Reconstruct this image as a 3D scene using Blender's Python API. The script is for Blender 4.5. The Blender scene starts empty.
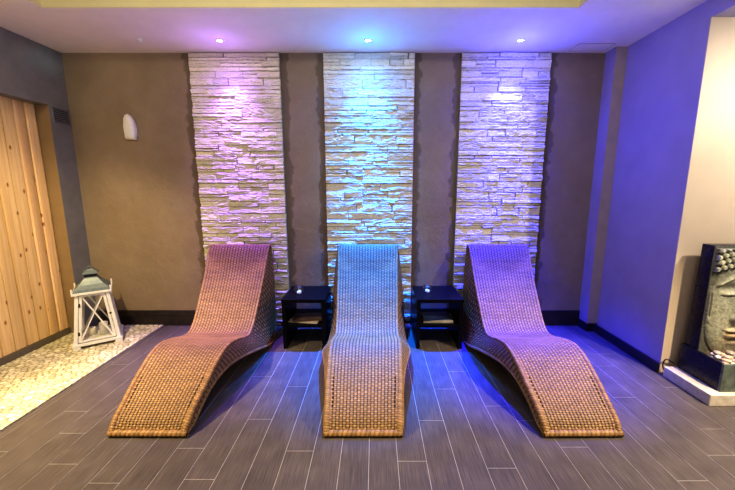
import bpy, bmesh, math, random
import numpy as np
from mathutils import Vector, Matrix
random.seed(7); rng = np.random.default_rng(11)
C = bpy.context.scene.collection
scene = bpy.context.scene
PI = math.pi

# ------------------------------------------------------------------ helpers
def obj(name, me, mat=None, parent=None):
    o = bpy.data.objects.new(name, me); C.objects.link(o)
    if mat is not None:
        for m in (mat if isinstance(mat, (list, tuple)) else [mat]): me.materials.append(m)
    if parent is not None: o.parent = parent
    return o
def tag(o, label=None, cat=None, group=None, kind=None):
    if label: o['label'] = label
    if cat: o['category'] = cat
    if group: o['group'] = group
    if kind: o['kind'] = kind
    return o
def thing(name, label, cat, loc=(0, 0, 0), rz=0, group=None):
    o = bpy.data.objects.new(name, None); C.objects.link(o)
    o.location = loc; o.rotation_euler = (0, 0, rz); o.empty_display_size = .05
    return tag(o, label, cat, group)
def copy_tree(o, parent=None):
    c = o.copy(); C.objects.link(c)
    if parent is not None: c.parent = parent
    for ch in list(o.children): copy_tree(ch, c)
    return c
def from_bm(name, bm, mat, parent=None, smooth=False):
    me = bpy.data.meshes.new(name)
    bmesh.ops.recalc_face_normals(bm, faces=bm.faces)
    bm.to_mesh(me); bm.free()
    if smooth: me.polygons.foreach_set('use_smooth', [True]*len(me.polygons))
    return obj(name, me, mat, parent)
def box(bm, x0, x1, y0, y1, z0, z1, bev=0, mi=0, mtx=None, seg=2):
    r = bmesh.ops.create_cube(bm, size=1)
    vs = r['verts']
    for v in vs:
        v.co = Vector(((v.co.x+.5)*(x1-x0)+x0, (v.co.y+.5)*(y1-y0)+y0, (v.co.z+.5)*(z1-z0)+z0))
    if mtx is not None:
        for v in vs: v.co = mtx @ v.co
    fs = {f for v in vs for f in v.link_faces}
    for f in fs: f.material_index = mi
    if bev:
        es = {e for f in fs for e in f.edges}
        bmesh.ops.bevel(bm, geom=list(es), offset=bev, segments=seg, affect='EDGES', profile=.5, clamp_overlap=True)
def bar(bm, a, b, w, d, up=Vector((0, 1, 0)), bev=.001):
    a = Vector(a); b = Vector(b); z = (b-a).normalized(); x = up.cross(z).normalized(); y = z.cross(x)
    M = Matrix((x, y, z)).transposed().to_4x4(); M.translation = a
    box(bm, -w/2, w/2, -d/2, d/2, 0, (b-a).length, bev, mtx=M)
def lathe(bm, prof, n=32, loc=(0, 0, 0), close=False):
    rings = []
    for r, z in prof:
        if r < 1e-5: rings.append([bm.verts.new((loc[0], loc[1], loc[2]+z))])
        else: rings.append([bm.verts.new((loc[0]+r*math.cos(2*PI*i/n), loc[1]+r*math.sin(2*PI*i/n), loc[2]+z)) for i in range(n)])
    for a, b in zip(rings[:-1], rings[1:]):
        for i in range(n):
            j = (i+1) % n
            if len(a) == 1 and len(b) == 1: continue
            if len(a) == 1: bm.faces.new((a[0], b[i], b[j]))
            elif len(b) == 1: bm.faces.new((a[i], a[j], b[0]))
            else: bm.faces.new((a[i], a[j], b[j], b[i]))
def tube(bm, pts, r, n=8, closed=False):
    pts = [Vector(p) for p in pts]; rings = []; m = len(pts)
    for i, p in enumerate(pts):
        t = (pts[(i+1) % m]-pts[i-1]) if closed else (pts[min(i+1, m-1)]-pts[max(i-1, 0)])
        t.normalize()
        u = t.orthogonal().normalized() if i == 0 else (u-u.dot(t)*t).normalized()
        v = t.cross(u); rr = r[i] if hasattr(r, '__len__') else r
        rings.append([bm.verts.new(p+rr*(math.cos(2*PI*k/n)*u+math.sin(2*PI*k/n)*v)) for k in range(n)])
    for i in range(m if closed else m-1):
        a, b = rings[i], rings[(i+1) % m]
        for k in range(n): bm.faces.new((a[k], a[(k+1) % n], b[(k+1) % n], b[k]))
    if not closed: bm.faces.new(rings[0]); bm.faces.new(rings[-1][::-1])
def grid_mesh(name, P, mat, parent=None, attr=None, smooth=True, flip=False):
    """P: (n,m,3) points -> quad grid; attr: (n,m,3) vertex colour called tint"""
    n, m = P.shape[:2]
    idx = np.arange(n*m).reshape(n, m)
    q = np.stack([idx[:-1, :-1], idx[:-1, 1:], idx[1:, 1:], idx[1:, :-1]], -1).reshape(-1, 4)
    if flip: q = q[:, ::-1]
    me = bpy.data.meshes.new(name)
    me.vertices.add(n*m); me.vertices.foreach_set('co', P.reshape(-1).astype('f'))
    me.loops.add(q.size); me.loops.foreach_set('vertex_index', q.reshape(-1).astype('i'))
    me.polygons.add(len(q)); me.polygons.foreach_set('loop_start', (np.arange(len(q))*4).astype('i'))
    me.polygons.foreach_set('loop_total', np.full(len(q), 4, 'i'))
    me.update(calc_edges=True)
    me.polygons.foreach_set('use_smooth', np.full(len(q), smooth))
    if attr is not None:
        a = me.color_attributes.new('tint', 'FLOAT_COLOR', 'POINT')
        c = np.ones((n*m, 4), 'f'); c[:, :3] = attr.reshape(-1, 3); a.data.foreach_set('color', c.reshape(-1))
    me.validate()
    return obj(name, me, mat, parent)
def vnoise(x, y, seed=0):
    r = np.random.default_rng(seed); T = r.random((256, 256))
    xi = np.floor(x).astype(int); yi = np.floor(y).astype(int); fx = x-xi; fy = y-yi
    fx = fx*fx*(3-2*fx); fy = fy*fy*(3-2*fy)
    g = lambda a, b: T[a % 256, b % 256]
    return (g(xi, yi)*(1-fx)+g(xi+1, yi)*fx)*(1-fy)+(g(xi, yi+1)*(1-fx)+g(xi+1, yi+1)*fx)*fy
def fbm(x, y, seed=0, o=4):
    s = 0; a = .5
    for k in range(o): s = s+a*vnoise(x*2**k, y*2**k, seed+k); a *= .5
    return s

# ------------------------------------------------------------------ materials
def mat(name):
    m = bpy.data.materials.new(name); m.use_nodes = True
    nt = m.node_tree; b = nt.nodes['Principled BSDF']
    return m, nt, b
def simple(name, col, rough=.6, metal=0, bump=0, scale=40, var=.12, spec=None, detail=5):
    m, nt, b = mat(name); N = nt.nodes; L = nt.links
    tc = N.new('ShaderNodeTexCoord'); no = N.new('ShaderNodeTexNoise')
    no.inputs['Scale'].default_value = scale; no.inputs['Detail'].default_value = detail
    L.new(tc.outputs['Object'], no.inputs['Vector'])
    r = N.new('ShaderNodeValToRGB')
    r.color_ramp.elements[0].position = .3; r.color_ramp.elements[1].position = .7
    r.color_ramp.elements[0].color = tuple(c*(1-var) for c in col)+(1,)
    r.color_ramp.elements[1].color = tuple(min(1, c*(1+var)) for c in col)+(1,)
    L.new(no.outputs['Fac'], r.inputs['Fac']); L.new(r.outputs['Color'], b.inputs['Base Color'])
    b.inputs['Roughness'].default_value = rough; b.inputs['Metallic'].default_value = metal
    if spec is not None: b.inputs['Specular IOR Level'].default_value = spec
    if bump:
        bp = N.new('ShaderNodeBump'); bp.inputs['Strength'].default_value = 1; bp.inputs['Distance'].default_value = bump
        L.new(no.outputs['Fac'], bp.inputs['Height']); L.new(bp.outputs['Normal'], b.inputs['Normal'])
    return m
def tinted(name, rough=.6, bump=0, scale=60, mul=(1, 1, 1), spec=.3, var=.15):
    """colour comes from the mesh's own per-vertex tint, broken up by noise"""
    m, nt, b = mat(name); N = nt.nodes; L = nt.links
    at = N.new('ShaderNodeAttribute'); at.attribute_name = 'tint'
    tc = N.new('ShaderNodeTexCoord'); no = N.new('ShaderNodeTexNoise')
    no.inputs['Scale'].default_value = scale; no.inputs['Detail'].default_value = 4
    L.new(tc.outputs['Object'], no.inputs['Vector'])
    r = N.new('ShaderNodeValToRGB')
    r.color_ramp.elements[0].position = .3; r.color_ramp.elements[1].position = .7
    r.color_ramp.elements[0].color = tuple(c*(1-var) for c in mul)+(1,)
    r.color_ramp.elements[1].color = tuple(c*(1+var) for c in mul)+(1,)
    L.new(no.outputs['Fac'], r.inputs['Fac'])
    mx = N.new('ShaderNodeMix'); mx.data_type = 'RGBA'; mx.blend_type = 'MULTIPLY'; mx.inputs[0].default_value = 1
    L.new(at.outputs['Color'], mx.inputs[6]); L.new(r.outputs['Color'], mx.inputs[7]); L.new(mx.outputs[2], b.inputs['Base Color'])
    b.inputs['Roughness'].default_value = rough; b.inputs['Specular IOR Level'].default_value = spec
    if bump:
        bp = N.new('ShaderNodeBump'); bp.inputs['Distance'].default_value = bump
        L.new(no.outputs['Fac'], bp.inputs['Height']); L.new(bp.outputs['Normal'], b.inputs['Normal'])
    return m
def glass(name, col=(1, 1, 1), mix=.85, rough=.02):
    m, nt, b = mat(name); N = nt.nodes; L = nt.links
    out = N['Material Output']; tr = N.new('ShaderNodeBsdfTransparent'); tr.inputs[0].default_value = (*col, 1)
    gl = N.new('ShaderNodeBsdfGlossy'); gl.inputs['Roughness'].default_value = rough
    lw = N.new('ShaderNodeLayerWeight'); pw = N.new('ShaderNodeMath'); pw.operation = 'POWER'; pw.inputs[1].default_value = 3; L.new(lw.outputs['Facing'], pw.inputs[0])
    fr = N.new('ShaderNodeMath'); fr.operation = 'MULTIPLY_ADD'; fr.inputs[1].default_value = .55; fr.inputs[2].default_value = .05; L.new(pw.outputs[0], fr.inputs[0])
    sh = N.new('ShaderNodeMixShader')
    L.new(fr.outputs[0], sh.inputs[0]); L.new(tr.outputs[0], sh.inputs[1]); L.new(gl.outputs[0], sh.inputs[2]); L.new(sh.outputs[0], out.inputs[0])
    return m
def emit(name, col, s):
    m, nt, b = mat(name); b.inputs['Base Color'].default_value = (*col, 1)
    b.inputs['Emission Color'].default_value = (*col, 1); b.inputs['Emission Strength'].default_value = s
    return m

# plaster of the back wall: brown, with ragged darker brush edges beside the stone panels
PANELS = [(-1.815, -.928), (-.503, .392), (.848, 1.722)]
def wall_brown():
    m, nt, b = mat('brown_plaster'); N = nt.nodes; L = nt.links
    tc = N.new('ShaderNodeTexCoord'); sx = N.new('ShaderNodeSeparateXYZ'); L.new(tc.outputs['Object'], sx.inputs[0])
    n1 = N.new('ShaderNodeTexNoise'); n1.inputs['Scale'].default_value = 1.6; n1.inputs['Detail'].default_value = 6; n1.inputs['Roughness'].default_value = .65
    n2 = N.new('ShaderNodeTexNoise'); n2.inputs['Scale'].default_value = 9; n2.inputs['Detail'].default_value = 3
    n3 = N.new('ShaderNodeTexNoise'); n3.inputs['Scale'].default_value = 45; n3.inputs['Detail'].default_value = 5
    for n in (n1, n2, n3): L.new(tc.outputs['Object'], n.inputs['Vector'])
    r = N.new('ShaderNodeValToRGB'); e = r.color_ramp.elements
    e[0].position = .35; e[0].color = (.25, .200, .150, 1); e[1].position = .66; e[1].color = (.32, .262, .20, 1)
    L.new(n1.outputs['Fac'], r.inputs['Fac'])
    def M(op, a, bb=None, c=None):
        n = N.new('ShaderNodeMath'); n.operation = op
        for i, v in enumerate((a, bb, c)):
            if v is None: continue
            if isinstance(v, (int, float)): n.inputs[i].default_value = v
            else: L.new(v, n.inputs[i])
        return n.outputs[0]
    wob = M('MULTIPLY_ADD', n2.outputs['Fac'], .16, -.08)
    xx = M('ADD', sx.outputs['X'], wob)
    d = None
    for a, c in PANELS:
        q = M('SUBTRACT', M('ABSOLUTE', M('SUBTRACT', xx, (a+c)/2)), (c-a)/2)
        d = q if d is None else M('MINIMUM', d, q)
    mr = N.new('ShaderNodeMapRange'); mr.inputs['From Min'].default_value = .055; mr.inputs['From Max'].default_value = .075
    mr.inputs['To Min'].default_value = .62; mr.inputs['To Max'].default_value = 1; L.new(d, mr.inputs['Value'])
    mx = N.new('ShaderNodeMix'); mx.data_type = 'RGBA'; mx.blend_type = 'MULTIPLY'; mx.inputs[0].default_value = 1
    L.new(r.outputs['Color'], mx.inputs[6]); L.new(mr.outputs['Result'], mx.inputs[7]); L.new(mx.outputs[2], b.inputs['Base Color'])
    b.inputs['Roughness'].default_value = .62; b.inputs['Specular IOR Level'].default_value = .3
    bp = N.new('ShaderNodeBump'); bp.inputs['Distance'].default_value = .0025
    ad = M('ADD', n3.outputs['Fac'], M('MULTIPLY', n2.outputs['Fac'], 2.0))
    L.new(ad, bp.inputs['Height']); L.new(bp.outputs['Normal'], b.inputs['Normal'])
    return m
M_brown = wall_brown()
M_grey = simple('grey_blue_paint', (.21, .21, .215), .55, bump=.002, scale=8, var=.1)
M_blue = simple('lilac_paint', (.33, .295, .46), .55, bump=.002, scale=5, var=.05)
M_taupe = simple('taupe_paint', (.42, .36, .32), .6, bump=.002, scale=8, var=.06)
M_tan = simple('tan_paint', (.30, .22, .13), .6, bump=.002, scale=8, var=.06)
M_cream = simple('cream_paint', (.62, .54, .44), .6, bump=.001, scale=6, var=.03)
M_ceil = simple('white_ceiling_paint', (.80, .75, .73), .7, bump=.001, scale=5, var=.03)
M_tray = simple('ivory_ceiling_paint', (.66, .62, .42), .7, bump=.001, scale=5, var=.03)
M_white = simple('white_ceiling_plain', (.7, .7, .68), .7, bump=.001, scale=5, var=.02)
M_grout = simple('pale_grout', (.42, .42, .43), .8, scale=30)
M_stone = tinted('split_stone', .75, .003, 90, var=.12)
M_pebble = tinted('pebble_mosaic', .45, .0006, 60, spec=.4, var=.12)
M_wicker = tinted('woven_wicker', .5, .0008, 160, spec=.35, var=.2)
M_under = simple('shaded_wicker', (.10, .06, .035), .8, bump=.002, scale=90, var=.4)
M_table = simple('black_brown_laminate', (.005, .004, .005), .35, bump=.0005, scale=60, var=.3, spec=.18)
M_skirt = simple('dark_skirting', (.030, .024, .022), .45, bump=.001, scale=20, var=.3)
M_skirt2 = simple('dark_skirting_top', (.040, .030, .024), .5, bump=.001, scale=20, var=.3)
M_bluebb = simple('dark_blue_skirting', (.022, .020, .035), .4, scale=20, var=.2)
M_paintwhite = simple('white_painted_wood', (.74, .74, .70), .5, bump=.0008, scale=50, var=.06)
M_zinc = simple('grey_painted_metal', (.17, .21, .22), .45, metal=.3, bump=.0006, scale=30, var=.15)
M_black = simple('matt_black', (.010, .010, .012), .5)
M_rust = simple('dark_hinge_metal', (.07, .045, .03), .5, metal=.6, scale=120, var=.4)
M_wax = simple('white_wax', (.8, .78, .72), .5, var=.03)
M_glass = glass('clear_glass')
M_plastic = simple('white_plastic', (.75, .75, .74), .35, var=.02)
M_paper = simple('magazine_pages', (.62, .60, .55), .8, scale=200, var=.15)
M_slate = simple('wet_black_slate', (.012, .012, .028), .25, bump=.002, scale=30, var=.4, spec=.5)
M_relief = simple('weathered_green_stone', (.27, .29, .24), .75, bump=.004, scale=26, var=.35)
M_basin = simple('greenish_slate', (.12, .15, .14), .6, bump=.003, scale=22, var=.35)
M_plinth = simple('pale_travertine', (.52, .49, .44), .7, bump=.004, scale=24, var=.16)
M_cable = simple('black_cable_plastic', (.02, .02, .02), .4)
M_rpeb = tinted('river_pebble', .4, .0004, 60, spec=.4, var=.1)

def plank_mat():
    m, nt, b = mat('grey_plank_tile'); N = nt.nodes; L = nt.links
    at = N.new('ShaderNodeAttribute'); at.attribute_name = 'tint'
    tc = N.new('ShaderNodeTexCoord'); mp = N.new('ShaderNodeMapping'); mp.inputs['Scale'].default_value = (170, 6, 1)
    L.new(tc.outputs['Object'], mp.inputs['Vector'])
    no = N.new('ShaderNodeTexNoise'); no.inputs['Scale'].default_value = 1; no.inputs['Detail'].default_value = 4; L.new(mp.outputs[0], no.inputs['Vector'])
    n2 = N.new('ShaderNodeTexNoise'); n2.inputs['Scale'].default_value = 7; n2.inputs['Detail'].default_value = 5; L.new(tc.outputs['Object'], n2.inputs['Vector'])
    r = N.new('ShaderNodeValToRGB'); e = r.color_ramp.elements
    e[0].position = .3; e[0].color = (.68, .68, .70, 1); e[1].position = .72; e[1].color = (1.3, 1.28, 1.26, 1)
    L.new(no.outputs['Fac'], r.inputs['Fac'])
    r2 = N.new('ShaderNodeValToRGB'); e = r2.color_ramp.elements
    e[0].position = .3; e[0].color = (.85, .85, .85, 1); e[1].position = .7; e[1].color = (1.12, 1.12, 1.12, 1)
    L.new(n2.outputs['Fac'], r2.inputs['Fac'])
    a = N.new('ShaderNodeMix'); a.data_type = 'RGBA'; a.blend_type = 'MULTIPLY'; a.inputs[0].default_value = 1
    c = N.new('ShaderNodeMix'); c.data_type = 'RGBA'; c.blend_type = 'MULTIPLY'; c.inputs[0].default_value = 1
    L.new(at.outputs['Color'], a.inputs[6]); L.new(r.outputs[0], a.inputs[7]); L.new(a.outputs[2], c.inputs[6]); L.new(r2.outputs[0], c.inputs[7])
    L.new(c.outputs[2], b.inputs['Base Color'])
    b.inputs['Roughness'].default_value = .42; b.inputs['Specular IOR Level'].default_value = .35
    bp = N.new('ShaderNodeBump'); bp.inputs['Distance'].default_value = .0012; L.new(no.outputs['Fac'], bp.inputs['Height']); L.new(bp.outputs[0], b.inputs['Normal'])
    return m
M_plank = plank_mat()
def pine_mat():
    m, nt, b = mat('knotty_pine'); N = nt.nodes; L = nt.links
    at = N.new('ShaderNodeAttribute'); at.attribute_name = 'tint'
    tc = N.new('ShaderNodeTexCoord')
    # shift the grain from board to board by the board's tint
    add = N.new('ShaderNodeVectorMath'); add.operation = 'MULTIPLY_ADD'; add.inputs[1].default_value = (0, 0, 37)
    L.new(at.outputs['Color'], add.inputs[0]); L.new(tc.outputs['Object'], add.inputs[2])
    mp = N.new('ShaderNodeMapping'); mp.inputs['Scale'].default_value = (20, 40, 1.6); L.new(add.outputs[0], mp.inputs['Vector'])
    no = N.new('ShaderNodeTexNoise'); no.inputs['Scale'].default_value = 1; no.inputs['Detail'].default_value = 5; no.inputs['Distortion'].default_value = .6
    L.new(mp.outputs[0], no.inputs['Vector'])
    r = N.new('ShaderNodeValToRGB'); e = r.color_ramp.elements
    e[0].position = .3; e[0].color = (.66, .46, .23, 1); e[1].position = .7; e[1].color = (.84, .64, .36, 1)
    L.new(no.outputs['Fac'], r.inputs['Fac'])
    sp_ = N.new('ShaderNodeSeparateXYZ'); cb = N.new('ShaderNodeCombineXYZ'); L.new(add.outputs[0], sp_.inputs[0]); L.new(sp_.outputs['Y'], cb.inputs['X']); L.new(sp_.outputs['Z'], cb.inputs['Y'])
    mp2 = N.new('ShaderNodeMapping'); mp2.inputs['Scale'].default_value = (7.5, 3.6, 1); L.new(cb.outputs[0], mp2.inputs['Vector'])
    vo = N.new('ShaderNodeTexVoronoi'); vo.voronoi_dimensions = '2D'; vo.inputs['Scale'].default_value = 1; vo.inputs['Randomness'].default_value = 1; L.new(mp2.outputs[0], vo.inputs['Vector'])
    kr = N.new('ShaderNodeValToRGB'); e = kr.color_ramp.elements
    e[0].position = .04; e[0].color = (.34, .16, .07, 1); e[1].position = .09; e[1].color = (1, 1, 1, 1)
    L.new(vo.outputs['Distance'], kr.inputs['Fac'])
    a = N.new('ShaderNodeMix'); a.data_type = 'RGBA'; a.blend_type = 'MULTIPLY'; a.inputs[0].default_value = .9
    L.new(r.outputs[0], a.inputs[6]); L.new(kr.outputs[0], a.inputs[7])
    c = N.new('ShaderNodeMix'); c.data_type = 'RGBA'; c.blend_type = 'MULTIPLY'; c.inputs[0].default_value = 1
    L.new(a.outputs[2], c.inputs[6]); L.new(at.outputs['Color'], c.inputs[7]); L.new(c.outputs[2], b.inputs['Base Color'])
    b.inputs['Roughness'].default_value = .5
    return m
M_pine = pine_mat()
def cover_mat(name, c1, c2):
    m, nt, b = mat(name); N = nt.nodes; L = nt.links
    tc = N.new('ShaderNodeTexCoord'); v = N.new('ShaderNodeTexVoronoi'); v.inputs['Scale'].default_value = 16; L.new(tc.outputs['Object'], v.inputs['Vector'])
    r = N.new('ShaderNodeValToRGB'); e = r.color_ramp.elements; e[0].color = (*c1, 1); e[1].color = (*c2, 1)
    L.new(v.outputs['Color'], r.inputs['Fac']); L.new(r.outputs[0], b.inputs['Base Color']); b.inputs['Roughness'].default_value = .3
    return m

# ------------------------------------------------------------------ setting
XL, XR, YB, H = -3.06, 2.32, 3.6, 2.8
XW = -3.18; YF = -1.6; XFAR = 3.9
def quadbox(name, args, m, bev=0, **k):
    bm = bmesh.new()
    for a in (args if isinstance(args[0], (list, tuple)) else [args]): box(bm, *a, bev=bev)
    o = from_bm(name, bm, m); tag(o, kind='structure', **k); return o
quadbox('wall_back', (XW-.1, 2.5, YB, YB+.15, -.05, H+.3), M_brown)
# floor: grout bed with single plank tiles laid on it
bm = bmesh.new(); tint = bm.verts.layers.float_color.new('tint')
def fl_box(x0, x1, y0, y1, c, mi):
    vs = [bm.verts.new(p) for p in ((x0, y0, 0), (x1, y0, 0), (x1, y1, 0), (x0, y1, 0))]
    for v in vs: v[tint] = (*c, 1)
    f = bm.faces.new(vs); f.material_index = mi
PITCH, X0P, LEN = .1604, -.836, .99
JY = {-1: 1.559, -2: 1.776, 0: 2.03, 1: 2.406, 2: 1.755, 7: 2.018, 8: 2.374, 9: 1.632, 10: 2.168, 11: 2.018, 16: 2.27, 17: 1.723, 18: 1.938,
      19: 2.394, 15: 1.551, 12: 1.785, -8: 2.112, -7: 1.90, -4: 1.537, 3: 2.15, 4: 1.9, 5: 2.3, 6: 1.68, -3: 2.05, -5: 1.99, -6: 1.66, -9: 1.75, 13: 2.31, 14: 2.02}
for k in range(-10, 30):
    x0 = X0P+k*PITCH; x1 = x0+PITCH
    x0c = max(x0, -2.335); x1c = min(x1, XFAR)
    if x1c-x0c < .01: continue
    j = JY.get(k, 1.5+.9*random.random()); y = j-LEN*math.ceil((j-YF)/LEN)
    while y < YB:
        a = max(y, YF); c = min(y+LEN, YB)
        if c-a > .02:
            t = random.uniform(.95, 1.05); base = (.100*t, .091*t, .090*t)
            fl_box(x0c+.0015, x1c-.0015, a+.0015, c-.0015, base, 0)
        y += LEN
me_floor = bpy.data.meshes.new('floor'); bm.to_mesh(me_floor); bm.free()
fo = obj('floor', me_floor, [M_plank]); fo['kind'] = 'structure'
quadbox('floor_bed', (XW-.1, XFAR, YF, YB, -.08, -.0012), M_grout)
# pebble mosaic strip
def pebbles():
    x0, x1, y0, y1 = XW, -2.337, .3, YB
    sp = .047; pts = []
    r = np.random.default_rng(3)
    ny = int((y1-y0)/(sp*.80)); nx = int((x1-x0)/(sp*1.12))
    for i in range(-1, ny+2):
        for j in range(-1, nx+2):
            pts.append((x0+(j+.5*(i % 2)+.5+r.uniform(-.32, .32))*(x1-x0)/nx, y0+(i+.5+r.uniform(-.32, .32))*(y1-y0)/ny))
    pts = np.array(pts); cols = r.random(len(pts)); siz = r.uniform(.8, 1.2, len(pts))
    st = .0062; gx = np.arange(x0, x1+st, st); gy = np.arange(y0, y1+st, st)
    GX, GY = np.meshgrid(gx, gy, indexing='ij')
    wx = GX+.006*(vnoise(GX*30, GY*30, 5)-.5)*2; wy = GY+.006*(vnoise(GX*30, GY*30, 9)-.5)*2
    d1 = np.full(GX.shape, 9.); d2 = np.full(GX.shape, 9.); id1 = np.zeros(GX.shape, int)
    for k, (px, py) in enumerate(pts):
        i0 = max(0, int((px-.09-x0)/st)); i1 = int((px+.09-x0)/st)+1; j0 = max(0, int((py-.09-y0)/st)); j1 = int((py+.09-y0)/st)+1
        if i1 <= 0 or j1 <= 0: continue
        s = np.s_[i0:i1, j0:j1]
        d = np.sqrt(((wx[s]-px)/1.25)**2+(wy[s]-py)**2)/siz[k]
        a = d1[s]; b2 = d2[s]; ii = id1[s]
        n = d < a
        b2n = np.where(n, a, np.minimum(b2, d)); d2[s] = b2n; ii[n] = k; id1[s] = ii; d1[s] = np.where(n, d, a)
    e = np.clip((d2-d1)/.015, 0, 1)
    h = .001+.012*np.sqrt(np.clip(1-(1-e)**2, 0, 1))
    t = cols[id1]
    base = np.stack([.55+.28*t, .52+.26*t, .36+.27*t], -1); base *= (.7+.3*np.random.default_rng(1).random(len(pts))[id1])[..., None]
    gro = np.array([.19, .165, .10]); w = np.clip((e-.22)/.32, 0, 1)[..., None]
    col = gro*(1-w)+base*w
    P = np.stack([GX, GY, h-.003], -1)
    o = grid_mesh('floor_pebbles', P, M_pebble, attr=col); o['kind'] = 'structure'
pebbles()

# ceiling with raised tray
TX0, TX1, TY1, TY0 = -2.44, 1.497, 2.755, -.6
quadbox('ceiling', [(XW-.1, XFAR, TY1, YB, H, H+.35), (XW-.1, TX0, YF, TY1, H, H+.35), (TX1, XFAR, YF, TY1, H, H+.35), (TX0, TX1, YF, TY0, H, H+.35)], M_ceil)
quadbox('ceiling_tray', [(TX0, TX1, TY0, TY1, H+.17, H+.25), (TX0+.001, TX1-.001, TY1-.006, TY1+.004, H+.002, H+.18), (TX0-.004, TX0+.006, TY0, TY1, H+.002, H+.18), (TX1-.006, TX1+.004, TY0, TY1, H+.002, H+.18)], M_tray)
# left: grey pilaster and beam framing the pine wall
quadbox('trim_pilaster_left', (XL-.003, XL, 3.375, YB, 0, H), M_grey)
quadbox('trim_pilaster_left_core', (XW-.1, XL-.003, 3.375, YB, 0, 2.27), M_tan)
quadbox('trim_beam_left', (XW-.1, XL, YF, 3.375, 2.27, H), M_grey)
# pine boards
bm = bmesh.new(); tint = bm.verts.layers.float_color.new('tint')
y = 3.375; bw = .108
while y > YF:
    t = random.uniform(.86, 1.08); u = random.uniform(.94, 1.02); n0 = len(bm.verts)
    box(bm, XW-.02, XW, y-bw+.0045, y-.0045, 0.075, 2.3)
    bm.verts.ensure_lookup_table()
    vs = bm.verts[n0:]
    es = {e for v in vs for e in v.link_edges if abs(e.verts[0].co.z-e.verts[1].co.z) > 1 and e.verts[0].co.x > XW-.01}
    bmesh.ops.bevel(bm, geom=list(es), offset=.009, segments=1, affect='EDGES')
    bm.verts.ensure_lookup_table()
    for v in bm.verts[n0:]: v[tint] = (t, t*u, t*u, 1)
    y -= bw
for v in bm.verts:
    if v[tint][0] == 0: v[tint] = (1, 1, 1, 1)
w = from_bm('wall_left', bm, M_pine); w['kind'] = 'structure'
quadbox('wall_left_backing', (XW-.1, XW-.02, YF, 3.375, -.05, 2.3), M_rust)
quadbox('baseboard_left', (XW-.02, XW+.010, YF, 3.374, 0, .072), simple('grey_brown_skirting', (.16, .14, .11), .6), bev=.002)
quadbox('baseboard_back', [(XL, 2.249, YB-.018, YB, 0, .115), (XL, 2.249, YB-.016, YB, .118, .172)], M_skirt, bev=.002)
# right: lilac wall, pilaster, header over the opening, cream wall of the alcove
bm = bmesh.new(); box(bm, XR+.012, 2.50, 2.602, YB, -.05, H)
for v in bm.verts:
    if v.co.y > 3 and v.co.x < 2.4: v.co.x += .030
tag(from_bm('wall_right', bm, M_blue), kind='structure')
bm = bmesh.new(); box(bm, 2.250, XR+.045, 3.447, YB, 0, H); 
for f in bm.faces: f.material_index = 1 if f.normal.y < -.5 else 0
p = from_bm('trim_pilaster_right', bm, [M_blue, M_taupe]); p['kind'] = 'structure'
quadbox('trim_header_right', (XR+.012, XR+.16, YF, 2.602, 2.67, H), M_blue)
quadbox('wall_alcove_back', [(2.5, XFAR, 2.598, 2.75, -.05, 2.72), (XR+.0121, 2.5, 2.597, 2.6015, -.05, 2.669)], M_cream)
quadbox('wall_alcove_right', (XFAR, XFAR+.1, YF, 2.75, -.05, H), M_cream)
quadbox('ceiling_alcove', (XR+.16, XFAR, YF, 2.602, 2.69, H), M_white)
quadbox('baseboard_right', [(XR-.005, XR+.012, 2.604, 3.43, 0, .085), (2.235, XR+.030, 3.43, 3.447, 0, .085), (2.235, 2.250, 3.447, 3.58, 0, .085)], M_bluebb, bev=.002)

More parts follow.
